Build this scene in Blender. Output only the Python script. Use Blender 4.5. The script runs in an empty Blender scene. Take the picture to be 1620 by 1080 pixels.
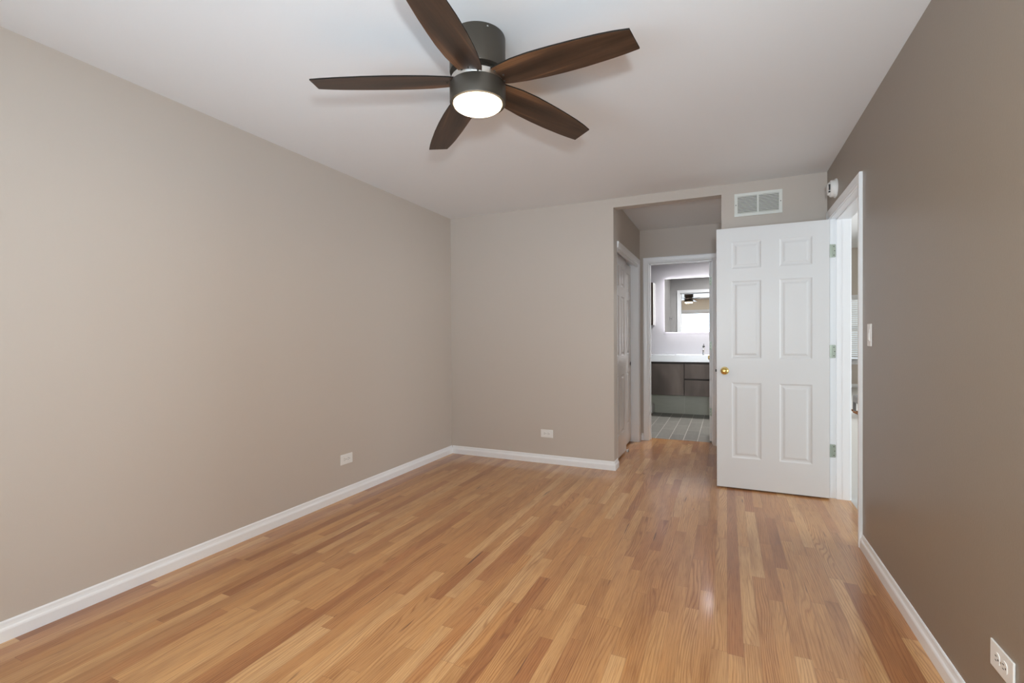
import bpy, bmesh, math, random
from mathutils import Vector, Matrix
random.seed(7)
PI = math.pi
S = bpy.context.scene
C = S.collection

# ------------------------------------------------------------------ camera
H = 2.44                                    # ceiling height
yaw, pitch, roll = 0.4231, -0.0080, 0.0056
cam_d = bpy.data.cameras.new('camera'); cam = bpy.data.objects.new('camera', cam_d); C.objects.link(cam)
S.camera = cam
fwd0 = Vector((-math.sin(yaw), math.cos(yaw), 0)); rt0 = Vector((math.cos(yaw), math.sin(yaw), 0)); Z = Vector((0, 0, 1))
fw = fwd0 * math.cos(pitch) + Z * math.sin(pitch)
up = Z * math.cos(pitch) - fwd0 * math.sin(pitch)
rt = rt0 * math.cos(roll) - up * math.sin(roll)
up2 = rt0 * math.sin(roll) + up * math.cos(roll)
m = Matrix((rt, up2, -fw)).transposed().to_4x4(); m.translation = Vector((0, 0, 1.19))
cam.matrix_world = m
cam_d.sensor_width = 36; cam_d.sensor_fit = 'HORIZONTAL'
cam_d.lens = 754.42 / 1620 * 36
cam_d.shift_y = 1.66 / 1620
cam_d.clip_start = .02

# ------------------------------------------------------------------ view, world, daylight
S.view_settings.view_transform = 'Standard'; S.view_settings.look = 'None'
S.view_settings.gamma = 1; S.view_settings.use_curve_mapping = False
S.view_settings.exposure = -0.22
S.cycles.max_bounces = 14; S.cycles.diffuse_bounces = 8; S.cycles.glossy_bounces = 6
S.cycles.transmission_bounces = 8; S.cycles.transparent_max_bounces = 16
S.cycles.sample_clamp_indirect = 6
S.cycles.caustics_reflective = False; S.cycles.caustics_refractive = False
try:
    S.cycles.use_denoising = True
except Exception:
    pass
W = bpy.data.worlds.new('world'); S.world = W; W.use_nodes = True
W.node_tree.nodes['Background'].inputs[0].default_value = (.80, .90, 1, 1)
W.node_tree.nodes['Background'].inputs[1].default_value = 1.3

def area(name, loc, direction, sx, sy, power, color):
    d = bpy.data.lights.new(name, 'AREA'); d.shape = 'RECTANGLE'; d.size = sx; d.size_y = sy
    d.energy = power; d.color = color
    o = bpy.data.objects.new(name, d); C.objects.link(o); o.location = loc
    o.rotation_euler = Vector(direction).to_track_quat('-Z', 'Y').to_euler()
    return o
YW = -0.62                                  # inner face of the window wall behind the camera
area('sky_daylight', (-1.0, YW - .75, 1.45), (0, 1, -.12), 3.2, 2.2, 400, (.70, .85, 1))
area('ground_bounce_daylight', (-1.0, YW - .70, .30), (0, 1, .7), 3.2, 1.2, 90, (.74, .88, 1))
area('living_room_daylight', (3.0, 14.3, 1.6), (0, -1, 0), 2.6, 1.9, 70, (.90, .96, 1))
area('living_room_side_fill', (5.6, 3.2, 1.6), (-1, 0, 0), 4.2, 2.0, 360, (.90, .96, 1))  # added fill from an unseen side opening, brightens the door jamb
area('living_room_second_fill', (5.6, 9.0, 1.6), (-1, 0, 0), 4.0, 2.0, 420, (.95, .98, 1))  # second added fill, lifts the far living room wall and carpet
# the photographer's flash: the blade shadows on the ceiling point back to it
fl = bpy.data.lights.new('camera_flash', 'SPOT'); fl.energy = 172; fl.shadow_soft_size = .05; fl.color = (.86, .95, 1)
fl.spot_size = math.radians(168); fl.spot_blend = .5
flo = bpy.data.objects.new('camera_flash', fl); C.objects.link(flo)
flo.rotation_euler = Vector((-.42, .90, .12)).to_track_quat('-Z', 'Y').to_euler(); flo.location = (.13, -.14, 1.43)

# ------------------------------------------------------------------ materials
def mat(name, color, rough=.5, metal=0, bump=0, bscale=60, spec=.5, emit=None, estr=0, coat=0):
    M = bpy.data.materials.new(name); M.use_nodes = True
    N = M.node_tree.nodes; L = M.node_tree.links; b = N['Principled BSDF']
    b.inputs['Base Color'].default_value = (*color, 1); b.inputs['Roughness'].default_value = rough
    b.inputs['Metallic'].default_value = metal; b.inputs['Specular IOR Level'].default_value = spec
    b.inputs['Coat Weight'].default_value = coat
    if emit: b.inputs['Emission Color'].default_value = (*emit, 1); b.inputs['Emission Strength'].default_value = estr
    g = N.new('ShaderNodeNewGeometry'); n = N.new('ShaderNodeTexNoise'); n.inputs['Scale'].default_value = bscale
    n.inputs['Detail'].default_value = 4
    L.new(g.outputs['Position'], n.inputs['Vector'])
    if bump:
        bp = N.new('ShaderNodeBump'); bp.inputs['Strength'].default_value = bump; bp.inputs['Distance'].default_value = .002
        L.new(n.outputs['Fac'], bp.inputs['Height']); L.new(bp.outputs['Normal'], b.inputs['Normal'])
    return M

class NT:
    """small helper for node graphs"""
    def __init__(s, name):
        s.M = bpy.data.materials.new(name); s.M.use_nodes = True
        s.N = s.M.node_tree.nodes; s.L = s.M.node_tree.links; s.b = s.N['Principled BSDF']
        s.pos = s.N.new('ShaderNodeNewGeometry').outputs['Position']
        sp = s.N.new('ShaderNodeSeparateXYZ'); s.L.new(s.pos, sp.inputs[0]); s.x, s.y, s.z = sp.outputs
    def put(s, sock, v):
        if hasattr(v, 'is_linked') or isinstance(v, bpy.types.NodeSocket): s.L.new(v, sock)
        else: sock.default_value = v
    def m(s, op, a, b=0.0, c=None):
        n = s.N.new('ShaderNodeMath'); n.operation = op; s.put(n.inputs[0], a); s.put(n.inputs[1], b)
        if c is not None: s.put(n.inputs[2], c)
        return n.outputs[0]
    def vec(s, a, b, c):
        n = s.N.new('ShaderNodeCombineXYZ'); s.put(n.inputs[0], a); s.put(n.inputs[1], b); s.put(n.inputs[2], c); return n.outputs[0]
    def white(s, v):
        n = s.N.new('ShaderNodeTexWhiteNoise'); n.noise_dimensions = '3D'; s.L.new(v, n.inputs['Vector']); return n.outputs['Value']
    def noise(s, v, scale=1, detail=4, dist=0, rough=.5):
        n = s.N.new('ShaderNodeTexNoise'); s.L.new(v, n.inputs['Vector']); n.inputs['Scale'].default_value = scale
        n.inputs['Detail'].default_value = detail; n.inputs['Distortion'].default_value = dist
        n.inputs['Roughness'].default_value = rough; return n.outputs['Fac']
    def ramp(s, fac, stops, interp='LINEAR'):
        n = s.N.new('ShaderNodeValToRGB'); s.put(n.inputs[0], fac); e = n.color_ramp.elements
        n.color_ramp.interpolation = interp
        while len(e) < len(stops): e.new(.5)
        for k, (p, c) in enumerate(stops):
            e[k].position = p; e[k].color = (*c, 1) if not isinstance(c, (int, float)) else (c, c, c, 1)
        return n.outputs[0]
    def mix(s, kind, fac, a, b):
        n = s.N.new('ShaderNodeMix'); n.data_type = 'RGBA'; n.blend_type = kind
        s.put(n.inputs[0], fac); s.put(n.inputs[6], a); s.put(n.inputs[7], b); return n.outputs[2]
    def bump(s, h, strength, dist=.001):
        n = s.N.new('ShaderNodeBump'); n.inputs['Strength'].default_value = strength; n.inputs['Distance'].default_value = dist
        s.L.new(h, n.inputs['Height']); s.L.new(n.outputs[0], s.b.inputs['Normal'])

def oak_floor():
    t = NT('oak_strip_floor'); WD = .057
    row = t.m('FLOOR', t.m('DIVIDE', t.x, WD))
    r1 = t.white(t.vec(row, 3.3, 0.0)); r2 = t.white(t.vec(row, 9.1, 4.0))
    ln = t.m('MULTIPLY_ADD', r2, .75, .45)
    yy = t.m('MULTIPLY_ADD', r1, 9.0, t.y)
    q = t.m('DIVIDE', yy, ln); idx = t.m('FLOOR', q)
    pid = t.white(t.vec(row, idx, 1.7)); pid2 = t.white(t.vec(row, idx, 8.2)); pid3 = t.white(t.vec(idx, row, 5.5))
    base = t.ramp(pid, [(0, (.360, .152, .056)), (.08, (.455, .205, .080)), (.25, (.520, .262, .103)),
                        (.50, (.565, .300, .120)), (.76, (.610, .343, .146)), (.92, (.660, .405, .195)), (1, (.46, .222, .085))])
    off = t.m('MULTIPLY', pid2, 40.0)
    # broad tone drift inside a strip
    dr = t.noise(t.vec(t.m('MULTIPLY', t.x, 14.0), t.m('MULTIPLY', t.y, 2.0), off), 1, 3)
    base = t.mix('MULTIPLY', .75, base, t.ramp(dr, [(.28, (.70, .60, .52)), (.52, (1, 1, 1)), (.75, (1.08, 1.02, .92))]))
    # cathedral figure: sine bands of a warped coordinate
    wv = t.noise(t.vec(t.m('MULTIPLY', t.x, 7.0), t.m('MULTIPLY', t.y, .75), off), 1, 2, .15)
    ph = t.m('ADD', t.m('MULTIPLY', wv, 105.0), t.m('MULTIPLY', t.x, 620.0))
    sn = t.m('MULTIPLY_ADD', t.m('SINE', ph), .5, .5)
    amp = t.m('MULTIPLY_ADD', pid3, .50, .22)
    base = t.mix('MULTIPLY', amp, base, t.ramp(sn, [(0, (.55, .40, .30)), (.35, (.95, .92, .88)), (1, (1, 1, 1))]))
    # fine pores
    fp = t.noise(t.vec(t.m('MULTIPLY', t.x, 420.0), t.m('MULTIPLY', t.y, 9.0), off), 1, 4)
    base = t.mix('MULTIPLY', .65, base, t.ramp(fp, [(.32, (.58, .46, .36)), (.50, (1, 1, 1))]))
    # mineral streaks and knots
    kn = t.noise(t.vec(t.m('MULTIPLY', t.x, 34.0), t.m('MULTIPLY', t.y, 2.8), off), 1, 2)
    base = t.mix('MIX', t.ramp(kn, [(.715, 0), (.78, .8)]), base, (.10, .038, .022, 1))
    # seams
    fx = t.m('FRACT', t.m('DIVIDE', t.x, WD)); ex = t.m('MINIMUM', fx, t.m('SUBTRACT', 1.0, fx))
    fy = t.m('FRACT', q); ey = t.m('MULTIPLY', t.m('MINIMUM', fy, t.m('SUBTRACT', 1.0, fy)), ln)
    gx = t.m('GREATER_THAN', ex, .011); gy = t.m('GREATER_THAN', ey, .0008); g = t.m('MULTIPLY', gx, gy)
    base = t.mix('MIX', t.m('MULTIPLY', t.m('SUBTRACT', 1.0, g), .48), base, (.17, .075, .033, 1))
    vo = t.N.new('ShaderNodeTexVoronoi'); vo.inputs['Scale'].default_value = 1.9; t.L.new(t.vec(t.x, t.m('MULTIPLY', t.y, .6), 0.0), vo.inputs['Vector'])
    sp_ = t.noise(t.vec(t.m('MULTIPLY', t.x, 60.0), t.m('MULTIPLY', t.y, 25.0), 2.0), 1, 3)
    base = t.mix('MIX', t.m('MULTIPLY', t.m('LESS_THAN', t.m('ADD', vo.outputs['Distance'], t.m('MULTIPLY', sp_, .03)), .021), .55), base, (.80, .76, .70, 1))
    t.L.new(base, t.b.inputs['Base Color'])
    rg = t.noise(t.vec(t.m('MULTIPLY', t.x, 6.0), t.m('MULTIPLY', t.y, 3.0), 0.0), 1, 3)
    t.L.new(t.m('MULTIPLY_ADD', rg, .16, .24), t.b.inputs['Roughness'])
    t.b.inputs['Specular IOR Level'].default_value = .5
    t.b.inputs['Coat Weight'].default_value = .45; t.b.inputs['Coat Roughness'].default_value = .13
    t.bump(t.m('ADD', t.m('MULTIPLY', g, 1.0), t.m('MULTIPLY', fp, .35)), .22, .0012)
    return t.M

def tile(name, ax, w, l, c1, c2, grout, gw=.004, off=.5):
    t = NT(name); a = {'x': t.x, 'y': t.y, 'z': t.z}[ax[0]]; b = {'x': t.x, 'y': t.y, 'z': t.z}[ax[1]]
    row = t.m('FLOOR', t.m('DIVIDE', a, w)); bb = t.m('MULTIPLY_ADD', t.m('MODULO', t.m('ABSOLUTE', row), 2.0), l * off, b)
    q = t.m('DIVIDE', bb, l); idx = t.m('FLOOR', q); pid = t.white(t.vec(row, idx, .5))
    nz = t.noise(t.vec(t.m('MULTIPLY', a, 25.0), t.m('MULTIPLY', b, 6.0), t.m('MULTIPLY', pid, 20.0)), 1, 5)
    col = t.ramp(t.m('MULTIPLY_ADD', pid, .5, t.m('MULTIPLY', nz, .5)), [(.15, c1), (.8, c2)])
    fa = t.m('FRACT', t.m('DIVIDE', a, w)); ea = t.m('MULTIPLY', t.m('MINIMUM', fa, t.m('SUBTRACT', 1.0, fa)), w)
    fb = t.m('FRACT', q); eb = t.m('MULTIPLY', t.m('MINIMUM', fb, t.m('SUBTRACT', 1.0, fb)), l)
    g = t.m('MULTIPLY', t.m('GREATER_THAN', ea, gw / 2), t.m('GREATER_THAN', eb, gw / 2))
    t.L.new(t.mix('MIX', g, (*grout, 1), col), t.b.inputs['Base Color'])
    t.b.inputs['Roughness'].default_value = .35; t.bump(g, .3, .002)
    return t.M

def walnut(name, c1, c2, c3, rough=.33, sx=6, sy=60, obj_axis=True):
    t = NT(name)
    tc = t.N.new('ShaderNodeTexCoord'); sp = t.N.new('ShaderNodeSeparateXYZ'); t.L.new(tc.outputs['Object'], sp.inputs[0])
    x, y, z = sp.outputs
    a = t.noise(t.vec(t.m('MULTIPLY', x, sx * .35), t.m('MULTIPLY', y, sy * .28), z), 1, 3, .6)
    b = t.noise(t.vec(t.m('MULTIPLY', x, sx), t.m('MULTIPLY', y, sy * 3.5), z), 1, 4, .2)
    c = t.ramp(a, [(.30, c1), (.5, c2), (.72, c3)])
    c = t.mix('MULTIPLY', .6, c, t.ramp(b, [(.35, (.5, .45, .42)), (.6, (1, 1, 1))]))
    t.L.new(c, t.b.inputs['Base Color']); t.b.inputs['Roughness'].default_value = rough
    return t.M

def glass_mat(name):
    M = bpy.data.materials.new(name); M.use_nodes = True; N = M.node_tree.nodes; L = M.node_tree.links
    N.remove(N['Principled BSDF']); o = N['Material Output']
    tr = N.new('ShaderNodeBsdfTransparent'); gl = N.new('ShaderNodeBsdfGlossy'); gl.inputs['Roughness'].default_value = .02
    mx = N.new('ShaderNodeMixShader'); fr = N.new('ShaderNodeFresnel'); fr.inputs[0].default_value = 1.5
    L.new(fr.outputs[0], mx.inputs[0]); L.new(tr.outputs[0], mx.inputs[1]); L.new(gl.outputs[0], mx.inputs[2]); L.new(mx.outputs[0], o.inputs[0])
    return M
def emis(name, c, s):
    M = bpy.data.materials.new(name); M.use_nodes = True; N = M.node_tree.nodes; L = M.node_tree.links
    N.remove(N['Principled BSDF']); e = N.new('ShaderNodeEmission'); e.inputs[0].default_value = (*c, 1); e.inputs[1].default_value = s
    L.new(e.outputs[0], N['Material Output'].inputs[0]); return M

m_wall = mat('taupe_wall_paint', (.535, .480, .425), .55, bump=.12, bscale=180)
m_accent = mat('brown_accent_wall_paint', (.262, .212, .164), .36, bump=.15, bscale=140, spec=.55)
m_front = mat('beige_window_wall_paint', (.78, .71, .58), .6)
m_ceil = mat('white_ceiling_paint', (.785, .80, .81), .8, bump=.15, bscale=120)
m_trim = mat('white_trim_gloss_paint', (.84, .86, .88), .30)
m_door = mat('white_door_paint', (.68, .69, .695), .38, bump=.05, bscale=300)
m_closet = mat('closet_door_paint', (.74, .725, .71), .22)
m_floor = oak_floor()
m_bfloor = tile('bathroom_plank_tile', 'xy', .155, .62, (.17, .165, .15), (.27, .26, .235), (.58, .57, .53), .006)
m_bwalltile = tile('bathroom_wall_tile', 'zx', .30, .60, (.58, .59, .51), (.70, .71, .62), (.80, .80, .74), .005)
m_bwall = mat('bathroom_lavender_white_paint', (.43, .425, .455), .6)
m_bgrey = mat('bathroom_grey_paint', (.36, .355, .35), .6)
m_lwall = mat('living_room_beige_paint', (.66, .61, .55), .7)
m_carpet = mat('pale_grey_carpet', (.56, .55, .53), .95, bump=.6, bscale=400)
m_plast = mat('white_plastic', (.80, .80, .78), .35)
m_slot = mat('dark_slot', (.03, .03, .03), .6)
m_vent = mat('vent_white_enamel', (.74, .76, .72), .4)
m_ventdark = mat('vent_duct_dark', (.05, .053, .043), .8)
m_brass = mat('polished_brass', (.85, .62, .22), .12, 1)
m_nickel = mat('satin_nickel', (.62, .60, .56), .28, 1)
m_hinge = mat('greenish_zinc_hinge', (.38, .43, .36), .40, .6)
m_chrome = mat('chrome', (.75, .75, .77), .08, 1)
m_bronze = mat('dark_bronze_metal', (.074, .063, .050), .40, .5)
m_edge = mat('blade_black_edge', (.014, .012, .010), .75, spec=.15)
m_blade = walnut('dark_walnut_blade', (.020, .012, .008), (.070, .037, .022), (.230, .110, .050), .30, 4, 46)
m_van = walnut('grey_walnut_vanity', (.055, .042, .036), (.105, .084, .072), (.180, .148, .128), .45, 5, 5)
m_counter = mat('white_cultured_marble', (.72, .76, .80), .12)
m_mirror = mat('mirror_silver', (.90, .91, .92), .005, 1)
m_glass = glass_mat('window_glass')
m_lens = emis('warm_led_lens', (1.0, .80, .56), 9.0)
m_led = emis('cool_led_strip', (1.0, .96, 1.0), 14.0)
m_black = mat('black_metal', (.02, .02, .02), .35, .4)
m_dkcab = mat('dark_brown_cabinet_face', (.035, .022, .014), .35)
m_tan = mat('tan_fan_blade', (.50, .42, .33), .5)
m_bent = mat('bent_brown_wood', (.28, .12, .05), .4)
m_greyup = mat('grey_upholstery', (.25, .25, .26), .9)

def slat_mat():
    M = bpy.data.materials.new('white_vinyl_slat'); M.use_nodes = True; N = M.node_tree.nodes; L = M.node_tree.links
    b = N['Principled BSDF']; b.inputs['Base Color'].default_value = (.86, .86, .84, 1); b.inputs['Roughness'].default_value = .45
    tr = N.new('ShaderNodeBsdfTranslucent'); tr.inputs[0].default_value = (.9, .9, .88, 1)
    mx = N.new('ShaderNodeMixShader'); mx.inputs[0].default_value = .16
    L.new(b.outputs[0], mx.inputs[1]); L.new(tr.outputs[0], mx.inputs[2]); L.new(mx.outputs[0], N['Material Output'].inputs[0])
    return M
m_slat = slat_mat()

# ------------------------------------------------------------------ mesh helpers
def box(bm, x0, x1, y0, y1, z0, z1, mi=0):
    vs = [bm.verts.new((x, y, z)) for x in (x0, x1) for y in (y0, y1) for z in (z0, z1)]
    for f in ((0, 1, 3, 2), (4, 6, 7, 5), (0, 4, 5, 1), (2, 3, 7, 6), (0, 2, 6, 4), (1, 5, 7, 3)):
        bm.faces.new([vs[i] for i in f]).material_index = mi
def obj(name, bm, mats, parent=None, bevel=0, smooth=False, seg=2):
    bmesh.ops.recalc_face_normals(bm, faces=bm.faces)
    me = bpy.data.meshes.new(name); bm.to_mesh(me); bm.free()
    for x in (mats if isinstance(mats, (list, tuple)) else [mats]): me.materials.append(x)
    o = bpy.data.objects.new(name, me); C.objects.link(o)
    if parent is not None: o.parent = parent
    if bevel:
        b = o.modifiers.new('bevel', 'BEVEL'); b.width = bevel; b.segments = seg; b.limit_method = 'ANGLE'; b.angle_limit = math.radians(40)
    if smooth:
        for p in me.polygons: p.use_smooth = True
        try: me.set_sharp_from_angle(angle=math.radians(40))
        except Exception: pass
    return o
def bx(name, x0, x1, y0, y1, z0, z1, mt, parent=None, bevel=0):
    bm = bmesh.new(); box(bm, x0, x1, y0, y1, z0, z1); return obj(name, bm, mt, parent, bevel)
def empty(name, loc, rz=0):
    o = bpy.data.objects.new(name, None); C.objects.link(o); o.location = loc; o.rotation_euler = (0, 0, rz)
    o.empty_display_size = .1; return o
def tag(o, label, cat, group=None, kind=None):
    o['label'] = label; o['category'] = cat
    if group: o['group'] = group
    if kind: o['kind'] = kind
    return o
def struct(o, label=None, cat=None):
    o['kind'] = 'structure'
    if label: o['label'] = label; o['category'] = cat
    return o
def lathe(bm, prof, axis='z', seg=48, c=(0, 0, 0), caps=True, mi=0):
    """prof: (radius, height) list"""
    rings = []
    for r, h in prof:
        ring = []
        for k in range(seg):
            a = 2 * PI * k / seg; p = (r * math.cos(a), r * math.sin(a), h)
            if axis == 'x': p = (p[2], p[0], p[1])
            if axis == 'y': p = (p[0], p[2], p[1])
            ring.append(bm.verts.new((p[0] + c[0], p[1] + c[1], p[2] + c[2])))
        rings.append(ring)
    for A, B in zip(rings, rings[1:]):
        for k in range(seg):
            bm.faces.new((A[k], A[(k + 1) % seg], B[(k + 1) % seg], B[k])).material_index = mi
    if caps:
        bm.faces.new(rings[0]).material_index = mi; bm.faces.new(rings[-1]).material_index = mi
def prism(bm, poly, a0, a1, axis):
    """extrude a 2-D polygon along axis from a0 to a1; poly coords are the two other axes in xyz order"""
    def P(u, v, a):
        return {'x': (a, u, v), 'y': (u, a, v), 'z': (u, v, a)}[axis]
    A = [bm.verts.new(P(u, v, a0)) for u, v in poly]; B = [bm.verts.new(P(u, v, a1)) for u, v in poly]
    n = len(poly)
    for k in range(n): bm.faces.new((A[k], A[(k + 1) % n], B[(k + 1) % n], B[k]))
    bm.faces.new(A); bm.faces.new(B)
def tube(bm, pts, r, seg=10):
    pts = [Vector(p) for p in pts]; prev = None
    for i, p in enumerate(pts):
        d = (pts[min(i + 1, len(pts) - 1)] - pts[max(i - 1, 0)]).normalized()
        a = d.orthogonal().normalized() if prev is None else (prev[1] - d * prev[1].dot(d)).normalized()
        b = d.cross(a); ring = [bm.verts.new(p + (a * math.cos(2 * PI * k / seg) + b * math.sin(2 * PI * k / seg)) * r) for k in range(seg)]
        if prev is None: bm.faces.new(ring)
        else:
            for k in range(seg): bm.faces.new((prev[0][k], prev[0][(k + 1) % seg], ring[(k + 1) % seg], ring[k]))
        prev = (ring, a)
    bm.faces.new(prev[0])

BASE = [(0, 0), (.0145, 0), (.0145, .044), (.0125, .050), (.0085, .056), (.0065, .064), (.0055, .074), (.003, .079), (0, .080)]
def base_sweep(bm, path):
    """baseboard profile swept along a floor path (list of xy); the room is to the LEFT of the walking direction"""
    pts = [Vector((*p, 0)) for p in path]; n = len(pts); rings = []
    for i, p in enumerate(pts):
        d0 = (pts[i] - pts[i - 1]).normalized() if i > 0 else None
        d1 = (pts[i + 1] - pts[i]).normalized() if i < n - 1 else None
        n0 = Vector((-d0.y, d0.x, 0)) if d0 else None; n1 = Vector((-d1.y, d1.x, 0)) if d1 else None
        if n0 and n1: nn = (n0 + n1); nn = nn / nn.dot(n0)
        else: nn = n0 or n1
        rings.append([bm.verts.new(p + nn * u + Vector((0, 0, z))) for u, z in BASE])
    k = len(BASE)
    for A, B in zip(rings, rings[1:]):
        for j in range(k): bm.faces.new((A[j], A[(j + 1) % k], B[(j + 1) % k], B[j]))
    bm.faces.new(rings[0]); bm.faces.new(rings[-1])

CAS = [(.004, 0), (.004, .009), (.007, .011), (.016, .011), (.020, .0135), (.034, .015), (.046, .0165), (.051, .018), (.058, .018), (.062, .015), (.062, 0)]
def casing(bm, axis, pos, s, a0, a1, top, w=1.0):
    """mitred door casing; axis = wall normal axis ('x' or 'y'), pos its plane, s = +1/-1 direction the trim stands out"""
    def P(a, z, d):
        return (pos + s * d, a, z) if axis == 'x' else (a, pos + s * d, z)
    rings = []
    for k in range(4):
        ring = []
        for u, d in CAS:
            u *= w
            a, z = ((a0 - u, 0), (a0 - u, top + u), (a1 + u, top + u), (a1 + u, 0))[k]
            ring.append(bm.verts.new(P(a, z, d)))
        rings.append(ring)
    n = len(CAS)
    for A, B in zip(rings, rings[1:]):
        for j in range(n): bm.faces.new((A[j], A[(j + 1) % n], B[(j + 1) % n], B[j]))
    bm.faces.new(rings[0]); bm.faces.new(rings[-1])

def panel_door(bm, w, h, t, cols, rows):
    """six panel moulded door: width on x from 0, height on z from 0, thickness y 0..t, relief on both faces"""
    xs = sorted({0, w, *[c for p in cols for c in p]}); zs = sorted({0, h, *[c for p in rows for c in p]})
    rel = [(0, 0), (.007, .0036), (.013, .0052), (.024, .0052), (.035, .0018), (.042, .001)]
    for yy, s in ((0, 1), (t, -1)):
        for i in range(len(xs) - 1):
            for j in range(len(zs) - 1):
                a, b, c, d = xs[i], xs[i + 1], zs[j], zs[j + 1]
                if (a, b) in cols and (c, d) in rows:
                    prev = None
                    for ins, dep in rel:
                        q = [bm.verts.new((x, yy + s * dep, z)) for x, z in ((a + ins, c + ins), (b - ins, c + ins), (b - ins, d - ins), (a + ins, d - ins))]
                        if prev:
                            for k in range(4): bm.faces.new((prev[k], prev[(k + 1) % 4], q[(k + 1) % 4], q[k]))
                        prev = q
                    bm.faces.new(prev)
                else:
                    bm.faces.new([bm.verts.new((x, yy, z)) for x, z in ((a, c), (b, c), (b, d), (a, d))])
    for (p, q) in (((0, 0), (w, 0)), ((w, 0), (w, h)), ((w, h), (0, h)), ((0, h), (0, 0))):
        bm.faces.new([bm.verts.new(v) for v in ((p[0], 0, p[1]), (q[0], 0, q[1]), (q[0], t, q[1]), (p[0], t, p[1]))])
    bmesh.ops.remove_doubles(bm, verts=bm.verts, dist=1e-5)

# ------------------------------------------------------------------ room shell
XL, XR, YB, T = -2.625, .696, 4.282, .12
AX0, AX1, YF, YF2 = -.925, -.038, 5.70, 5.85           # alcove sides, bathroom wall faces
BX0, BX1, BY = -1.95, .82, 7.885                       # bathroom
WX0, WX1, WZ0, WZ1 = -2.25, .17, .30, 2.005            # window opening behind the camera
LX1, LY0, LY1, LH = 5.0, .9, 13.55, 3.28                # living room
DY0, DY1, DT = 3.312, 4.17, 2.055                       # doorway in the right wall
BDX0, BDX1, BDT = -.823, -.141, 2.055                   # bathroom doorway
CY0, CY1, CT = 4.435, 5.56, 2.025                        # closet opening

bm = bmesh.new(); box(bm, XL - T, .82, YW - T, YB, -.06, 0); box(bm, XL - T, .82, YB, YF2, -.06, 0)
struct(obj('floor', bm, m_floor))
struct(bx('floor_bathroom', BX0 - .1, .82, YF2, BY + .1, -.06, .001, m_bfloor))
struct(bx('floor_living_room', .82, LX1 + .1, LY0 - .1, LY1 + .1, -.06, 0, m_carpet))
struct(bx('ceiling', XL - T, .816, YW - T, YB + .1, H, H + .08, m_ceil))
struct(bx('ceiling_alcove', XL - T, .816, YB + .1, YF2, H, H + .08, m_ceil))
struct(bx('ceiling_bathroom', BX0 - .1, .816, YF2, BY + .1, H, H + .08, m_bwall))
struct(bx('ceiling_living_room', .816, LX1 + .1, LY0 - .1, LY1 + .1, LH, LH + .08, m_ceil))

struct(bx('wall_left', XL - T, XL, YW - T, YB + .1, 0, H, m_wall))
bm = bmesh.new()
box(bm, XL, AX0, YB, YB + .10, 0, H); box(bm, AX1, .816, YB, YB + .10, 0, H); box(bm, AX0, AX1, YB, YB + .10, 2.36, H)
struct(obj('wall_back', bm, m_wall))
bm = bmesh.new()
box(bm, XR, XR + T, YW - T, DY0 - .006, 0, H); box(bm, XR, XR + T, DY1 + .006, YB, 0, H); box(bm, XR, XR + T, DY0 - .006, DY1 + .006, DT + .006, H)
struct(obj('wall_right', bm, m_accent))
bm = bmesh.new()
box(bm, XL, WX0, YW - T, YW, 0, H); box(bm, WX1, XR, YW - T, YW, 0, H)
box(bm, WX0, WX1, YW - T, YW, 0, WZ0); box(bm, WX0, WX1, YW - T, YW, WZ1, H)
struct(obj('wall_front', bm, m_front))
# alcove
bm = bmesh.new()
box(bm, AX0 - T, AX0, YB + .10, CY0 - .006, 0, H); box(bm, AX0 - T, AX0, CY1 + .006, YF, 0, H)
box(bm, AX0 - T, AX0, CY0 - .006, CY1 + .006, CT + .006, H)
struct(obj('wall_alcove_left', bm, m_wall))
struct(bx('wall_alcove_right', AX1, AX1 + T, YB + .10, YF, 0, H, m_wall))
bm = bmesh.new()
box(bm, BX0 - .1, BDX0 - .006, YF, YF2 - .006, 0, H); box(bm, BDX1 + .006, .816, YF, YF2 - .006, 0, H)
box(bm, BDX0 - .006, BDX1 + .006, YF, YF2 - .006, BDT + .006, H)
struct(obj('wall_alcove_back', bm, m_wall))
bm = bmesh.new()
box(bm, BX0, BDX0 - .006, YF2 - .006, YF2, 0, H); box(bm, BDX1 + .006, .80, YF2 - .006, YF2, 0, H)
box(bm, BDX0 - .006, BDX1 + .006, YF2 - .006, YF2, BDT + .006, H)
struct(obj('wall_bathroom_front', bm, m_bgrey))
bm = bmesh.new(); box(bm, -1.75, -1.70, YB + .10, YF, 0, H)
struct(obj('wall_closet_back', bm, m_wall))
# bathroom: painted above, tiled below
bm = bmesh.new(); box(bm, BX0 - .1, .80, BY, BY + .1, .62, H); struct(obj('wall_bathroom_back', bm, m_bwall))
bm = bmesh.new(); box(bm, BX0 - .1, .80, BY, BY + .1, 0, .62); struct(obj('wall_bathroom_back_tile', bm, m_bwalltile))
bm = bmesh.new(); box(bm, BX0 - .1, BX0, YF2, BY, 0, H); struct(obj('wall_bathroom_left', bm, m_bgrey))
struct(bx('wall_bathroom_nook', BX0, -1.005, YF2, 6.95, 0, H, m_bgrey))
# shared wall bathroom / living room
struct(bx('wall_partition', .72, .82, YB + .1, BY + .1, 0, LH, m_lwall))
struct(bx('wall_partition_upper', .72, .82, BY + .1, LY1, 0, LH, m_lwall))
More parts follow.
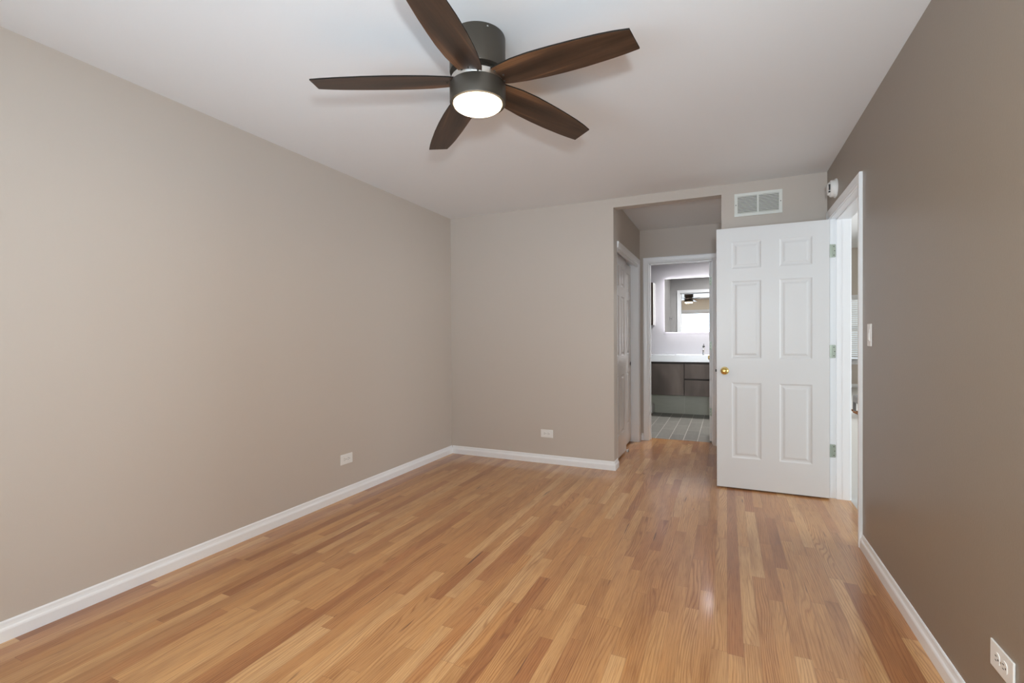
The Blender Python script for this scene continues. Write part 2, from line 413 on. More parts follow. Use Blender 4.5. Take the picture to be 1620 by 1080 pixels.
# living room walls, window openings; unseen side openings added for fill light
LWX0, LWX1, LWZ0, LWZ1 = 1.75, 3.95, .63, 2.10
bm = bmesh.new()
box(bm, .80, LWX0, LY1, LY1 + .12, 0, LH); box(bm, LWX1, LX1, LY1, LY1 + .12, 0, LH)
box(bm, LWX0, LWX1, LY1, LY1 + .12, 0, LWZ0); box(bm, LWX0, LWX1, LY1, LY1 + .12, LWZ1, LH)
struct(obj('wall_living_far', bm, m_lwall))
SWY0, SWY1, SWZ0, SWZ1 = 1.2, 5.4, .6, 2.4
bm = bmesh.new()
box(bm, LX1, LX1 + .12, LY0, SWY0, 0, LH); box(bm, LX1, LX1 + .12, SWY1, 7.0, 0, LH); box(bm, LX1, LX1 + .12, 11.0, LY1 + .12, 0, LH)
for q0, q1 in ((SWY0, SWY1), (7.0, 11.0)): box(bm, LX1, LX1 + .12, q0, q1, 0, SWZ0); box(bm, LX1, LX1 + .12, q0, q1, SWZ1, LH)
struct(obj('wall_living_side', bm, m_lwall))
struct(bx('wall_living_near', .816, LX1 + .12, LY0 - .1, LY0, 0, LH, m_lwall))
struct(bx('wall_living_upper', .70, .816, LY0, YB + .1, H + .08, LH, m_lwall))

# baseboards (room on the left of the walking direction)
def bb(name, *paths):
    bm = bmesh.new()
    for p in paths: base_sweep(bm, p)
    return struct(obj(name, bm, m_trim))
bb('baseboard_left', [(XL, YB), (XL, YW)])
bb('baseboard_back', [(AX0, CY0 - .01), (AX0, YB), (XL + .0145, YB)], [(XR, YB), (AX1, YB), (AX1, YF)])
bb('baseboard_right', [(XR, YW), (XR, DY0 - .062)])
bb('baseboard_alcove', [(AX0, YF - .0), (AX0, CY1 + .062)], [(BDX0 - .062, YF), (AX0 + .0145, YF)])
bb('baseboard_front', [(XL + .0145, YW), (XR - .0145, YW)])
bb('baseboard_living', [(LX1, LY1), (.82, LY1)])

# door casings and jambs
def trim(name, fn, mt=None):
    bm = bmesh.new(); fn(bm); return struct(obj(name, bm, mt or m_trim))
def f(bm):
    casing(bm, 'x', XR, -1, DY0, DY1, DT); casing(bm, 'x', XR + T, 1, DY0, DY1, DT)
trim('trim_1', f)
def f(bm):                                   # jamb with stop
    x0, x1 = XR - .002, XR + T + .002
    box(bm, x0, x1, DY1, DY1 + .006, 0, DT); box(bm, x0, x1, DY0 - .006, DY0, 0, DT); box(bm, x0, x1, DY0 - .006, DY1 + .006, DT, DT + .006)
    s0, s1 = XR + .038, XR + .078
    box(bm, s0, x1, DY1 - .011, DY1, 0, DT); box(bm, s0, x1, DY0, DY0 + .011, 0, DT); box(bm, s0, x1, DY0, DY1, DT - .011, DT)
    box(bm, s0 + .035, x1 - .001, DY1 - .013, DY1 - .011, 0, DT)
trim('trim_2', f)
def f(bm): casing(bm, 'y', YF, -1, BDX0, BDX1, BDT); casing(bm, 'y', YF2, 1, BDX0, BDX1, BDT)
trim('trim_3', f)
def f(bm):
    y0, y1 = YF - .002, YF2 + .002
    box(bm, BDX0 - .006, BDX0, y0, y1, 0, BDT); box(bm, BDX1, BDX1 + .006, y0, y1, 0, BDT); box(bm, BDX0 - .006, BDX1 + .006, y0, y1, BDT, BDT + .006)
    box(bm, BDX0, BDX0 + .010, y0 + .05, y1 - .045, 0, BDT); box(bm, BDX1 - .010, BDX1, y0 + .05, y1 - .045, 0, BDT)
    box(bm, BDX0, BDX1, y0 + .05, y1 - .045, BDT - .010, BDT)
trim('trim_4', f)
def f(bm):
    rings = []
    for k in range(3):
        ring = []
        for u, d in CAS:
            a, z = ((CY0 - .005, CT + u), (CY1 + u, CT + u), (CY1 + u, 0))[k]
            ring.append(bm.verts.new((AX0 + d, a, z)))
        rings.append(ring)
    for A, B in zip(rings, rings[1:]):
        for j in range(len(CAS)): bm.faces.new((A[j], A[(j + 1) % len(CAS)], B[(j + 1) % len(CAS)], B[j]))
    bm.faces.new(rings[0]); bm.faces.new(rings[-1])
trim('trim_5', f)
def f(bm):
    box(bm, AX0 - .12, AX0 + .001, CY1, CY1 + .006, 0, CT); box(bm, AX0 - .12, AX0 + .001, CY0 - .006, CY0, 0, CT)
    box(bm, AX0 - .12, AX0 + .001, CY0 - .006, CY1 + .006, CT, CT + .006)
    box(bm, AX0 - .016, AX0 + .0005, CY0, CY1, CT - .028, CT)      # track fascia
trim('trim_6', f)

# ------------------------------------------------------------------ doors
R6 = ((.235, .825), (1.015, 1.618), (1.715, 1.923))
def hinge(name, parent, loc, leaf_axis, w=.031, h=.095, flip=1):
    """one leaf seen flat plus the knuckle; leaf_axis 'x' = leaf lies in the xz plane facing -y"""
    bm = bmesh.new()
    bm2 = []
    r = .006
    # leaf with rounded free corners
    pts = []
    x0, x1 = (0, w) if flip > 0 else (-w, 0)
    xf = w * flip
    for (cx_, cz_, a0) in ((xf - r * flip, h / 2 - r, 0), (xf - r * flip, -h / 2 + r, 0)):
        for k in range(5):
            a = (PI / 2) * (1 - k / 4) if cz_ > 0 else -(PI / 2) * (k / 4)
            pts.append((cx_ + r * math.cos(a) * flip, cz_ + r * math.sin(a)))
    poly = [(0, h / 2)] + pts + [(0, -h / 2)]
    prism(bm, poly, -.0022, 0, 'y')
    lathe(bm, [(.0055, -h / 2), (.0055, h / 2)], 'z', 12, c=(-.004 * flip, -.0045, 0))
    o = obj(name, bm, m_hinge, parent, smooth=True); o.location = loc
    for z, xx in ((h * .33, .62), (0, .78), (-h * .33, .62)):
        bm = bmesh.new(); lathe(bm, [(.0034, -.0030), (.0034, -.0018)], 'y', 10, c=(xx * w * flip, 0, z))
        obj('screw', bm, m_slot, o)
    return o
def knob_set(parent, loc, axis_y=-1, mt=None, rx=None):
    """round door knob on a rosette standing out in local y"""
    o_ros = bmesh.new(); s = axis_y
    lathe(o_ros, [(.0005, 0), (.030, 0), (.031, s * .004), (.027, s * .009), (.014, s * .011), (.0005, s * .011)], 'y', 32, caps=False)
    a = obj('rosette', o_ros, mt, parent, smooth=True); a.location = loc
    k = bmesh.new()
    lathe(k, [(.009, s * .009), (.009, s * .026), (.014, s * .030), (.024, s * .037), (.0275, s * .047), (.0265, s * .056), (.020, s * .064), (.010, s * .0675), (.0005, s * .068)], 'y', 32, caps=False)
    b = obj('knob', k, mt, a, smooth=True)
    return a

# main door, open against the back wall
DX0, DW = -.073, .757
d1 = empty('door_1', (DX0 + DW, 4.12, 0)); struct(d1, 'large white six-panel bedroom door with brass knob, standing wide open', 'door')
bm = bmesh.new(); panel_door(bm, DW, 2.033, .035, [(.108, .315), (.437, .649)], [(a + 0, b) for a, b in R6])
dl = obj('door_leaf', bm, m_door, d1, bevel=.0015); dl.location = (-DW, 0, .012)
r = knob_set(d1, (-DW + .058, 0, .928), -1, m_brass)
r = knob_set(d1, (-DW + .058, .035, .928), 1, m_brass)
bm = bmesh.new(); box(bm, -DW - .0012, -DW, .006, .029, .900, .956); box(bm, -DW - .010, -DW, .012, .023, .918, .938)
obj('latch', bm, m_black, d1)
for z in (1.822, 1.083, .350):
    hinge('hinge', d1, (XR + .003 - (DX0 + DW), DY1 - .0002 - 4.12, z), 'x')

# bathroom door, swung into the bathroom on its right-hand hinges
d2 = empty('door_2', (BDX1 - .004, YF2 + .004, 0), math.radians(-3)); struct(d2, 'narrow white bathroom door swung inward, seen edge-on beside the vanity', 'door')
bm = bmesh.new(); panel_door(bm, .66, 2.030, .035, [(.10, .275), (.385, .56)], R6)
dl = obj('door_leaf', bm, m_door, d2, bevel=.0015); dl.rotation_euler = (0, 0, PI / 2); dl.location = (0, .002, .014)
h_ = empty('knob_mount', (0, 0, 0)); bpy.data.objects.remove(h_)
for sx, px in ((-1, -.035), (1, 0)):
    bm = bmesh.new(); s = sx
    lathe(bm, [(.0005, 0), (.030, 0), (.031, s * .004), (.027, s * .009), (.014, s * .011), (.0005, s * .011)], 'x', 28, caps=False)
    a = obj('rosette', bm, m_brass, d2, smooth=True); a.location = (px, .60, .94)
    bm = bmesh.new()
    lathe(bm, [(.009, s * .009), (.009, s * .026), (.014, s * .030), (.024, s * .037), (.0275, s * .047), (.0265, s * .056), (.020, s * .064), (.0005, s * .068)], 'x', 28, caps=False)
    obj('knob', bm, m_brass, a, smooth=True)
for z in (1.829, 1.096, .346):
    hinge('hinge', d2, (-.004, .0015, z), 'x', w=.028, flip=-1)

# closet sliding doors in the alcove's left wall
cl = [(AX0 - .035 - .030, CY0 + .004, .592, 'closet door sliding in front, white with moulded panels, by the room corner', 'door_3'),
      (AX0 - .035 - .075, CY1 - .004 - .60, .60, 'rear closet sliding door with round black finger pull, farther from the room', 'door_4')]
for x0, y0, w, lab, nm in cl:
    d = empty(nm, (x0, y0, 0)); struct(d, lab, 'door')
    bm = bmesh.new(); k = w / .60
    panel_door(bm, w, 1.985, .030, [(.085 * k, .245 * k), (.355 * k, .515 * k)], [(.215, .80), (.99, 1.585), (1.68, 1.885)])
    dl = obj('door_leaf', bm, m_closet, d, bevel=.001); dl.rotation_euler = (0, 0, PI / 2); dl.location = (.030, 0, .022)
    bm = bmesh.new(); lathe(bm, [(.0005, .0005), (.019, .0005), (.022, .0030), (.024, .0005)], 'x', 24, caps=False)
    yy = w - .035 if nm == 'door_4' else .045
    p = obj('finger_pull', bm, m_black, d, smooth=True); p.location = (.030, yy, .90)
bm = bmesh.new(); box(bm, -.012, .012, -.012, .012, 0, .022); box(bm, .008, .012, -.012, .012, 0, .034)
g = obj('floor_guide', bm, m_plast, bevel=.001); g.location = (AX0 - .023, CY0 + .004 + .592 + .008, 0)
tag(g, 'small white plastic floor guide under the closet sliding doors', 'door guide')

# ------------------------------------------------------------------ ceiling fan
FX, FY, FZ = -.946, 1.767, 2.265
A0 = math.radians(205.25); SL, DR = .1623, .0476
UP = [(.075, .046), (.12, .064), (.20, .080), (.28, .091), (.36, .098), (.45, .102), (.55, .102), (.61, .100), (.657, .096)]
UM = [(.075, -.040), (.12, -.046), (.20, -.055), (.28, -.055), (.36, -.049), (.45, -.040), (.55, -.027), (.61, -.016), (.664, -.002)]
def interp(tab, u):
    for (a, b), (c, d) in zip(tab, tab[1:]):
        if u <= c: return b + (d - b) * max(0, (u - a)) / (c - a)
    return tab[-1][1]
def build_fan(name, loc, lab, blade_mats, body, ring, lens, a0, scale=1, detail=True, drop=0):
    fan = empty(name, loc); tag(fan, lab, 'ceiling fan')
    zc = H - loc[2]
    bm = bmesh.new()
    lathe(bm, [(.1145, .030), (.1165, .034), (.1165, H - FZ - .006), (.1145, H - FZ)], 'z', 64)
    canopy = obj('canopy', bm, body, fan, smooth=True)
    if detail:
        for k in range(4):
            a = math.radians(228 + 90 * k); bm = bmesh.new()
            lathe(bm, [(.0034, 0), (.0034, .003), (.0015, .004)], 'x', 10, c=(0, 0, 0))
            so = obj('screw', bm, m_chrome, canopy, smooth=True)
            so.location = (.1160 * math.cos(a), .1160 * math.sin(a), H - FZ - .016); so.rotation_euler = (0, 0, a)
    bm = bmesh.new(); lathe(bm, [(.085, -.026), (.106, -.024), (.110, -.018), (.110, .006), (.104, .010), (.090, .030)], 'z', 64)
    fly = obj('flywheel', bm, ring, fan, smooth=True)
    bm = bmesh.new()
    lathe(bm, [(.104, -.018), (.1145, -.020), (.1165, -.024), (.1165, -.092), (.1150, -.096), (.1035, -.0965), (.1015, -.088), (.0005, -.086)], 'z', 64, caps=False)
    obj('motor_housing', bm, body, fan, smooth=True)
    bm = bmesh.new()
    pr = [(.1000, -.088), (.1000, -.099), (.0975, -.105), (.090, -.1105), (.072, -.1150), (.044, -.1180), (.0005, -.1190)]
    lathe(bm, pr, 'z', 64, caps=False); obj('light_lens', bm, lens, fan, smooth=True)
    N = 28; us = [.075 + (.66 - .075) * i / N for i in range(N + 1)]
    for b in range(5):
        an = a0 - b * 2 * PI / 5
        bm = bmesh.new(); top = []; bot = []; th = .0055
        for i in range(N + 1):
            rt_, rb_ = [], []
            for j in range(9):
                s = j / 8
                uR, uL = us[i], us[i]
                vm, vp = interp(UM, uR), interp(UP, uL)
                v = vm + (vp - vm) * s
                u = us[i] + (us[i] > .3) * 0
                z = -SL * v - DR * u
                rt_.append(bm.verts.new((u, v, z + th / 2))); rb_.append(bm.verts.new((u, v, z - th / 2)))
            top.append(rt_); bot.append(rb_)
        for i in range(N):
            for j in range(8):
                bm.faces.new((top[i][j], top[i + 1][j], top[i + 1][j + 1], top[i][j + 1])).material_index = 0
                bm.faces.new((bot[i][j], bot[i][j + 1], bot[i + 1][j + 1], bot[i + 1][j])).material_index = 0
            for j in (0, 8):
                bm.faces.new((top[i][j], bot[i][j], bot[i + 1][j], top[i + 1][j])).material_index = 1
        for i in (0, N):
            for j in range(8):
                bm.faces.new((top[i][j], top[i][j + 1], bot[i][j + 1], bot[i][j])).material_index = 1
        o = obj('blade', bm, blade_mats, fan, smooth=True); o.rotation_euler = (0, 0, an)
        # flat metal arm fixing the blade to the flywheel
        bm = bmesh.new()
        for (x0, x1, w) in ((.088, .135, .042),):
            for k, (yy0, yy1) in enumerate(((-w, w),)):
                vs = []
                for dz in (-.0068, -.0036):
                    for (x, y) in ((x0, yy0), (x1, yy0 * .75), (x1, yy1 * .75), (x0, yy1)):
                        y2 = y + .008
                        vs.append(bm.verts.new((x, y2, -SL * y2 - DR * x + dz + .0105)))
                bm.faces.new(vs[0:4]); bm.faces.new(vs[4:8])
                for q in range(4): bm.faces.new((vs[q], vs[(q + 1) % 4], vs[4 + (q + 1) % 4], vs[4 + q]))
        obj('blade_arm', bm, ring, o)
        if detail:
            for (u, v) in ((.108, -.026), (.108, .042), (.126, .008)):
                bm = bmesh.new(); lathe(bm, [(.004, -.0075), (.004, -.0025)], 'z', 10, c=(u, v, -SL * v - DR * u + .001))
                obj('screw', bm, m_bronze, o)
    return fan
build_fan('ceiling_fan', (FX, FY, FZ), 'dark walnut five-blade ceiling fan with glowing round light, bedroom ceiling',
          [m_blade, m_edge], m_bronze, m_nickel, m_lens, A0)
# a lamp inside the lens so that the light also reaches the room with little noise
ld = bpy.data.lights.new('fan_lamp', 'AREA'); ld.shape = 'DISK'; ld.size = .19; ld.energy = 9; ld.color = (1, .70, .40)
lo = bpy.data.objects.new('fan_lamp', ld); C.objects.link(lo); lo.location = (FX, FY, FZ - .1215)

# ------------------------------------------------------------------ vent
vx0, vx1, vz0, vz1 = .058, .399, 2.166, 2.350
v = empty('air_vent', ((vx0 + vx1) / 2, YB, (vz0 + vz1) / 2)); tag(v, 'white rectangular louvred return air vent above the open white door', 'air vent')
w2, h2 = (vx1 - vx0) / 2, (vz1 - vz0) / 2
bm = bmesh.new(); e = .024
box(bm, -w2, w2, -.006, 0, h2 - e, h2); box(bm, -w2, w2, -.006, 0, -h2, -h2 + e)
box(bm, -w2, -w2 + e, -.006, 0, -h2 + e, h2 - e); box(bm, w2 - e, w2, -.006, 0, -h2 + e, h2 - e); box(bm, -.0065, .0065, -.006, 0, -h2 + e, h2 - e)
obj('frame', bm, m_vent, v, bevel=.0012)
bm = bmesh.new(); box(bm, -w2 + .01, w2 - .01, -.0012, 0, -h2 + .01, h2 - .01); obj('duct_backing', bm, m_ventdark, v)
for s0, s1 in ((-w2 + e, -.0065), (.0065, w2 - e)):
    bm = bmesh.new(); n = 12; hh = 2 * (h2 - e); pitch_ = hh / n
    for k in range(n):
        zc = -h2 + e + pitch_ * (k + .5)
        vs = [(s0, -.0052, zc + pitch_ * .12), (s1, -.0052, zc + pitch_ * .12), (s1, -.0062, zc + pitch_ * .34), (s0, -.0062, zc + pitch_ * .34)]
        # tilted slat, front face and underside
        prism(bm, [(-.0062, zc - pitch_ * .26), (-.0056, zc - pitch_ * .34), (-.0036, zc + pitch_ * .20), (-.0044, zc + pitch_ * .28)], s0, s1, 'x')
    obj('louver_panel', bm, m_vent, v)
for s in (-1, 1):
    bm = bmesh.new(); lathe(bm, [(.0035, -.0078), (.0035, -.006)], 'y', 12, c=(s * (w2 - e / 2), 0, 0)); obj('screw', bm, m_ventdark, v)

# ------------------------------------------------------------------ smoke detector
sd = empty('smoke_detector', (XR, 3.955, 2.222)); tag(sd, 'round white smoke detector high on the brown wall near the corner', 'smoke detector')
bm = bmesh.new(); lathe(bm, [(.0005, 0), (.066, 0), (.067, -.004), (.064, -.010), (.0005, -.010)], 'x', 48, caps=False); obj('base', bm, m_plast, sd, smooth=True)
bm = bmesh.new(); lathe(bm, [(.058, -.010), (.058, -.030), (.056, -.036), (.050, -.040), (.0005, -.040)], 'x', 48, caps=False); bd = obj('body', bm, m_plast, sd, smooth=True)
bm = bmesh.new(); lathe(bm, [(.044, -.040), (.043, -.050), (.038, -.053), (.0005, -.054)], 'x', 40, caps=False); obj('cover', bm, m_plast, sd, smooth=True)
bm = bmesh.new(); box(bm, -.046, -.0555, -.0445, -.030, -.018, .022); box(bm, -.046, -.0555, -.0445, -.030, -.032, -.024)
o = obj('sounder_slot', bm, m_slot, sd); o.location = (.004, 0, 0)

# ------------------------------------------------------------------ outlets and switch
def outlet(loc, rz, lab):
    """horizontal duplex outlet; local +y is the wall, face towards local -y"""
    o = empty('wall_outlet', loc, rz); tag(o, lab, 'wall outlet', )
    bm = bmesh.new(); a, b = .0615, .038
    prism(bm, [(-a, -b), (a, -b), (a, b), (-a, b)], -.0055, 0, 'y'); obj('cover_plate', bm, m_plast, o, bevel=.0025)
    for s in (-1, 1):
        bm = bmesh.new(); pts = []
        for k in range(24):
            t = 2 * PI * k / 24; x = .0170 * math.cos(t); z = .0170 * math.sin(t); pts.append((s * .0195 + max(-.0138, min(.0138, x)), z))
        prism(bm, pts, -.0072, -.005, 'y'); r = obj('receptacle', bm, m_plast, o)
        bm = bmesh.new()
        box(bm, s * .0195 - .0045 - .004, s * .0195 + .0005 - .001, -.0076, -.0070, .0050, .0075)
        box(bm, s * .0195 - .0045 - .004, s * .0195 + .0005 - .001, -.0076, -.0070, -.0075, -.0050)
        lathe(bm, [(.0028, -.0076), (.0028, -.0070)], 'y', 12, c=(s * .0195 + .0075, 0, 0))
        obj('slot', bm, m_slot, r)
    bm = bmesh.new(); lathe(bm, [(.0032, -.0068), (.0032, -.005)], 'y', 12); obj('screw', bm, m_nickel, o)
    return o
outlet((XL, 2.765, .290), PI / 2, 'white duplex outlet low on the long left wall')
outlet((-1.567, YB, .283), 0, 'white duplex outlet on the back wall above the baseboard')
outlet((XR, 1.750, .285), -PI / 2, 'white duplex outlet on the brown wall, cut by the photo edge')
sw = empty('light_switch', (XR, 3.095, 1.199), -PI / 2); tag(sw, 'white rocker light switch with slider on the brown wall beside the doorway', 'light switch')
bm = bmesh.new(); prism(bm, [(-.0365, -.0595), (.0365, -.0595), (.0365, .0595), (-.0365, .0595)], -.006, 0, 'y'); obj('cover_plate', bm, m_plast, sw, bevel=.0025)
bm = bmesh.new(); prism(bm, [(-.0165, -.033), (.0165, -.033), (.0165, .033), (-.0165, .033)], -.0085, -.005, 'y'); obj('rocker', bm, m_plast, sw, bevel=.001)
bm = bmesh.new(); box(bm, .010, .014, -.0105, -.008, -.028, .012); obj('slider', bm, m_plast, sw)
bm = bmesh.new(); box(bm, -.006, .006, -.0088, -.0084, -.031, -.026); obj('indicator', bm, mat('grey_plastic', (.3, .3, .3), .5), sw)

# ------------------------------------------------------------------ bathroom
VX0, VX1, VYF = -1.052, .185, 7.405
van = empty('bathroom_vanity', ((VX0 + VX1) / 2, BY, 0)); tag(van, 'grey-brown wood floating bathroom vanity with flat drawers', 'vanity')
ox, oy = (VX0 + VX1) / 2, BY
def vb(name, x0, x1, y0, y1, z0, z1, mt, par=van, bevel=0): 
    return bx(name, x0 - ox, x1 - ox, y0 - oy, y1 - oy, z0, z1, mt, par, bevel)
vb('cabinet_body', VX0, VX1, VYF + .022, BY, .338, .832, mat('vanity_carcass', (.045, .036, .032), .6))
vb('door_panel', VX0 + .002, -.576, VYF, VYF + .02, .340, .805, m_van, bevel=.001)
vb('drawer', -.566, VX1 - .002, VYF, VYF + .02, .590, .805, m_van, bevel=.001)
vb('drawer', -.566, VX1 - .002, VYF, VYF + .02, .340, .568, m_van, bevel=.001)
bm = bmesh.new()                              # worktop with a shallow basin
cx0, cx1, cy0, cy1, ct, cb = VX0, VX1 + .005, VYF - .012, BY - .001, .937, .834
bx0, bx1, by0, by1 = -.72, -.08, VYF + .07, BY - .13
vo = [bm.verts.new(p) for p in ((cx0, cy0, ct), (cx1, cy0, ct), (cx1, cy1, ct), (cx0, cy1, ct))]
vi = [bm.verts.new(p) for p in ((bx0, by0, ct), (bx1, by0, ct), (bx1, by1, ct), (bx0, by1, ct))]
vd = [bm.verts.new(p) for p in ((bx0 + .03, by0 + .03, ct - .075), (bx1 - .03, by0 + .03, ct - .075), (bx1 - .03, by1 - .03, ct - .075), (bx0 + .03, by1 - .03, ct - .075))]
vl = [bm.verts.new((q.co.x, q.co.y, cb)) for q in vo]
for k in range(4):
    n = (k + 1) % 4
    bm.faces.new((vo[k], vo[n], vi[n], vi[k])); bm.faces.new((vi[k], vi[n], vd[n], vd[k])); bm.faces.new((vo[k], vl[k], vl[n], vo[n]))
bm.faces.new(vd); bm.faces.new(vl)
o = obj('vanity_countertop', bm, m_counter, bevel=.003); tag(o, 'thick glossy white vanity countertop with integrated basin', 'countertop')
fc = empty('faucet', (-.315, 7.70, .937)); tag(fc, 'tall slim chrome faucet with dark top at the back of the basin', 'faucet')
bm = bmesh.new(); lathe(bm, [(.022, 0), (.022, .006), (.0165, .008), (.0165, .105), (.015, .108)], 'z', 28); obj('body', bm, m_chrome, fc, smooth=True)
bm = bmesh.new(); box(bm, -.012, .012, -.125, -.010, .078, .092); obj('spout', bm, m_chrome, fc, bevel=.003)
bm = bmesh.new(); lathe(bm, [(.0165, .110), (.0165, .128), (.010, .132)], 'z', 28); lathe(bm, [(.004, .132), (.004, .160)], 'z', 12); obj('handle', bm, m_black, fc, smooth=True)

MX0, MX1, MZ0, MZ1, MY = -.893, .058, 1.280, 2.112, BY - .035
mr = empty('backlit_mirror', ((MX0 + MX1) / 2, BY, (MZ0 + MZ1) / 2)); tag(mr, 'rectangular bathroom mirror with a glowing light halo behind it', 'mirror')
mw, mh = (MX1 - MX0) / 2, (MZ1 - MZ0) / 2
bx('glass', -mw, mw, -.035, -.030, -mh, mh, m_mirror, mr)
bx('back_panel', -mw + .04, mw - .04, -.030, 0, -mh + .04, mh - .04, m_plast, mr)
bm = bmesh.new(); e = .030
for (q0, q1, r0, r1) in ((-mw + .012, mw - .012, mh - e, mh - .012), (-mw + .012, mw - .012, -mh + .012, -mh + e), (-mw + .012, -mw + e, -mh + e, mh - e), (mw - e, mw - .012, -mh + e, mh - e)):
    box(bm, q0, q1, -.029, -.004, r0, r1)
obj('light_strip', bm, m_led, mr)

wc = empty('wall_cabinet', (-1.29, BY, 1.72)); tag(wc, 'dark brown wall cabinet with pale side panel left of the glowing mirror', 'wall cabinet')
bx('body', -.25, .236, -.225, 0, -.33, .33, m_dkcab, wc, .001)
bx('side_panel', .2365, .250, -.225, -.002, -.33, .33, m_plast, wc)
bx('side_trim', .250, .2515, -.085, -.065, -.32, .32, m_black, wc)
for s0, s1 in ((-.25, -.008), (-.004, .250)): bx('door', s0, s1, -.245, -.227, -.33, .33, m_dkcab, wc, .001)
# toilet left of the vanity: only its foot shows under the vanity
tl = empty('toilet', (-1.225, BY, .001)); tag(tl, 'white toilet foot showing beside the floating vanity, low on the left', 'toilet')
def oval(bm, rings):
    rs = []
    for cy, rx, ry, z in rings:
        rs.append([bm.verts.new((rx * math.cos(2 * PI * k / 36), cy + ry * math.sin(2 * PI * k / 36), z)) for k in range(36)])
    for A, B in zip(rs, rs[1:]):
        for k in range(36): bm.faces.new((A[k], A[(k + 1) % 36], B[(k + 1) % 36], B[k]))
    bm.faces.new(rs[0]); bm.faces.new(rs[-1])
bm = bmesh.new(); oval(bm, [(-.36, .13, .27, 0), (-.36, .125, .265, .04), (-.37, .115, .25, .18), (-.41, .165, .27, .32), (-.42, .165, .28, .385), (-.42, .164, .275, .395)]); obj('bowl', bm, m_plast, tl, smooth=True)
bm = bmesh.new(); prism(bm, [(-.165, -.26), (.165, -.26), (.180, -.03), (-.180, -.03)], 0, .165, 'z'); obj('rear_foot', bm, m_plast, tl, bevel=.03)
bm = bmesh.new(); oval(bm, [(-.42, .168, .285, .397), (-.42, .168, .287, .415), (-.42, .170, .28, .428)]); obj('seat', bm, m_plast, tl, smooth=True)
bm = bmesh.new(); box(bm, -.158, .158, -.20, -.012, .38, .76); obj('tank', bm, m_plast, tl, bevel=.02)
bm = bmesh.new(); box(bm, -.163, .163, -.205, -.010, .761, .795); obj('tank_lid', bm, m_plast, tl, bevel=.01)
hk = empty('robe_hook', (-1.005, 6.05, 1.56)); tag(hk, 'round chrome robe hook on grey wall, seen in the bathroom mirror', 'hook')
bm = bmesh.new(); lathe(bm, [(.030, 0), (.030, .006), (.010, .009), (.010, .038), (.026, .042), (.026, .052), (.004, .058)], 'x', 24); obj('knob', bm, m_chrome, hk, smooth=True)
# added fill lamp, unseen on the bathroom ceiling, brightens tiles and alcove
bl = empty('bath_fill_light', (-.10, 6.88, H)); tag(bl, 'added round fill light, unseen on the bathroom ceiling', 'fill light')
bm = bmesh.new(); lathe(bm, [(.14, -.03), (.15, 0)], 'z', 40); obj('base', bm, m_plast, bl, smooth=True)
bm = bmesh.new(); lathe(bm, [(.13, -.03), (.12, -.06), (.07, -.075), (.0005, -.08)], 'z', 40, caps=False); obj('lens', bm, emis('bath_fill_lens', (1, .95, .9), 12), bl, smooth=True)
bd_ = bpy.data.lights.new('bath_fill_lamp', 'AREA'); bd_.shape = 'DISK'; bd_.size = .26; bd_.energy = 56; bd_.color = (1, .985, .97)
bo_ = bpy.data.objects.new('bath_fill_lamp', bd_); C.objects.link(bo_); bo_.location = (-.10, 6.88, H - .085)

# ------------------------------------------------------------------ windows
def window(name, axis, pos, out, a0, a1, z0, z1, depth, slats_n, tilt, inner_casing=True, mull=()):
    """pos = inner wall face, out = direction (+1/-1) away from the room along the axis"""
    def B(bm, a, b, d0, d1, z0_, z1_):
        d0, d1 = pos + out * d0, pos + out * d1; d0, d1 = min(d0, d1), max(d0, d1)
        if axis == 'y': box(bm, a, b, d0, d1, z0_, z1_)
        else: box(bm, d0, d1, a, b, z0_, z1_)
    w = empty(name, (0, 0, 0)); struct(w)
    bm = bmesh.new(); t = .045
    B(bm, a0, a1, .05, .10, z0, z0 + t); B(bm, a0, a1, .05, .10, z1 - t, z1)
    B(bm, a0, a0 + t, .05, .10, z0 + t, z1 - t); B(bm, a1 - t, a1, .05, .10, z0 + t, z1 - t)
    for q in mull: B(bm, q - .03, q + .03, .05, .10, z0 + t, z1 - t)
    zm = (z0 + z1) / 2; B(bm, a0 + t, a1 - t, .055, .095, zm - .02, zm + .02)
    obj('window_frame', bm, m_trim, w)
    bm = bmesh.new(); B(bm, a0 + t * .5, a1 - t * .5, .074, .078, z0 + t * .5, z1 - t * .5); obj('pane', bm, m_glass, w)
    bm = bmesh.new(); k = .075
    B(bm, a0 - k, a1 + k, -.016, 0, z1, z1 + k); B(bm, a0 - k, a0, -.016, 0, z0, z1); B(bm, a1, a1 + k, -.016, 0, z0, z1)
    B(bm, a0 - k - .02, a1 + k + .02, -.04, .045, z0 - .02, z0); B(bm, a0 - k, a1 + k, -.016, 0, z0 - .09, z0 - .02)
    obj('window_casing', bm, m_trim, w)
    return w
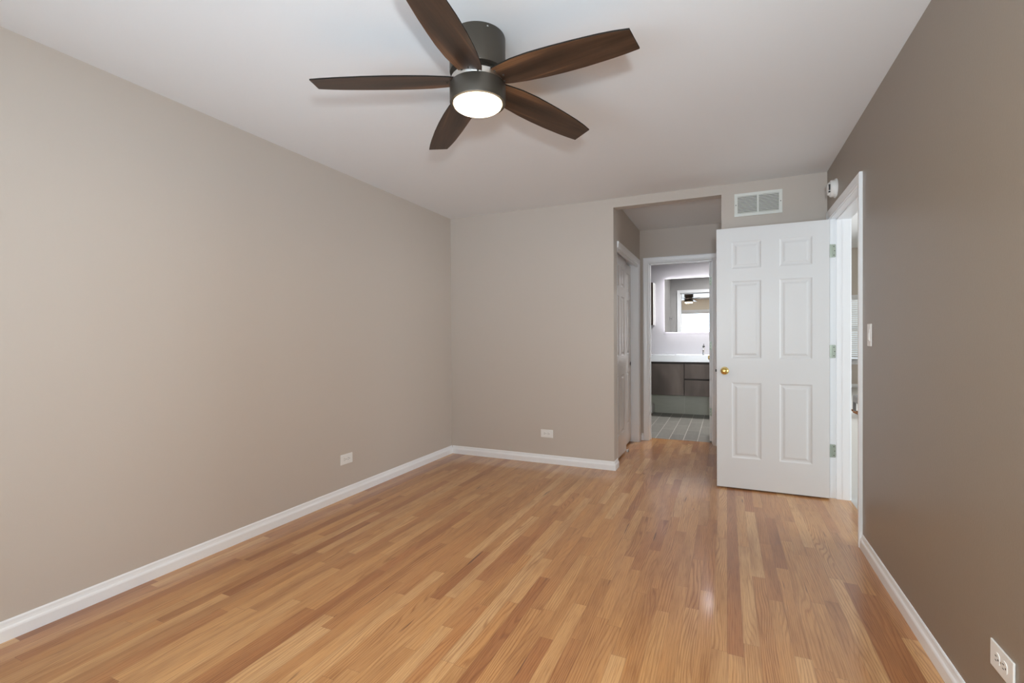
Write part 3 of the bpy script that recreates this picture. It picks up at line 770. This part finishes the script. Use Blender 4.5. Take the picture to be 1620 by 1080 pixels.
def blind(axis, pos, out, a0, a1, z0, z1, pitch_, width, tilt, lab, group=None):
    bl = empty('window_blind', ((a0 + a1) / 2, pos, z1) if axis == 'y' else (pos, (a0 + a1) / 2, z1)); tag(bl, lab, 'window blind', group)
    cx_ = (a0 + a1) / 2
    def P(a, d, z): return (a - cx_, out * d, z - z1) if axis == 'y' else (out * d, a - cx_, z - z1)
    def B(bm, a, b, d0, d1, z0_, z1_):
        p, q = P(a, d0, z0_), P(b, d1, z1_); box(bm, min(p[0], q[0]), max(p[0], q[0]), min(p[1], q[1]), max(p[1], q[1]), z0_ - z1, z1_ - z1)
    bm = bmesh.new(); B(bm, a0, a1, -.008, .045, z1 - .05, z1); obj('head_rail', bm, m_trim, bl)
    bm = bmesh.new(); n = int((z1 - .06 - z0 - .03) / pitch_)
    dc = .020; hw = width / 2; th = .0028
    for k in range(n):
        zc = z1 - .075 - k * pitch_
        c_, s_ = math.cos(tilt), math.sin(tilt)
        vs = []
        for (q, r) in ((-hw, -th / 2), (hw, -th / 2), (hw, th / 2), (-hw, th / 2)):
            d = dc + q * c_ - r * s_; z = zc - q * s_ + r * c_          # inner edge (q<0) rises with tilt
            vs.append((d, z))
        A = [bm.verts.new(P(a0 + .002, d, z)) for d, z in vs]; Bv = [bm.verts.new(P(a1 - .002, d, z)) for d, z in vs]
        for q in range(4): bm.faces.new((A[q], A[(q + 1) % 4], Bv[(q + 1) % 4], Bv[q]))
        bm.faces.new(A); bm.faces.new(Bv)
    obj('slats', bm, m_slat, bl)
    zb = z1 - .075 - n * pitch_
    bm = bmesh.new(); B(bm, a0 + .004, a1 - .004, .006, .034, zb - .012, zb + .006); obj('bottom_rail', bm, m_trim, bl)
    nq = max(2, int((a1 - a0) / .5)); 
    for q in [a0 + .18 + (a1 - a0 - .36) * k / (nq - 1) for k in range(nq)]:
        bm = bmesh.new(); B(bm, q - .0012, q + .0012, -.009, -.0066, zb, z1 - .05); obj('ladder_cord', bm, m_trim, bl)
    return bl
window('window_1', 'y', YW, -1, WX0, WX1, WZ0, WZ1, .1, 0, 0)
blind('y', YW - .002, -1, WX0 + .004, WX1 - .004, WZ0 + .01, WZ1 - .002, .043, .048, math.radians(44), 'wide white slatted window blind reflected in the bathroom mirror')
window('window_2', 'y', LY1, 1, LWX0, LWX1, LWZ0, LWZ1, .1, 0, 0, mull=(3.2,))
blind('y', LY1 + .002, 1, LWX0 + .004, LWX1 - .004, LWZ0 + .01, LWZ1 - .002, .050, .052, math.radians(52), 'white slatted blind on the far window seen through the doorway slit')
window('fill_window_4', 'x', LX1, 1, 7.0, 11.0, SWZ0, SWZ1, .1, 0, 0, mull=(9.0,))  # unseen window, added to pass fill light onto the far wall
window('fill_window_3', 'x', LX1, 1, SWY0, SWY1, SWZ0, SWZ1, .1, 0, 0, mull=(3.3,))  # unseen window, placed and sized to pass fill light to the doorway

# ------------------------------------------------------------------ things glimpsed in the room beyond
ch = empty('footstool', (2.02, 8.6, 0)); tag(ch, 'low grey footstool on bent brown wood runners beyond the doorway slit', 'footstool')
for s in (-1, 1):
    bm = bmesh.new(); tube(bm, [(-.335 + .67 * k / 12, s * .20, .022 + .075 * abs(k / 6 - 1) ** 2.5) for k in range(13)], .015); obj('runner', bm, m_bent, ch, smooth=True)
bm = bmesh.new(); box(bm, -.26, .26, -.23, .23, .19, .30); obj('seat', bm, m_greyup, ch, bevel=.02)
for sx in (-.24, .24):
    for s in (-1, 1):
        bm = bmesh.new(); box(bm, sx - .02, sx + .02, s * .20 - .015, s * .20 + .015, .035, .20); obj('leg', bm, m_greyup, ch, bevel=.003)
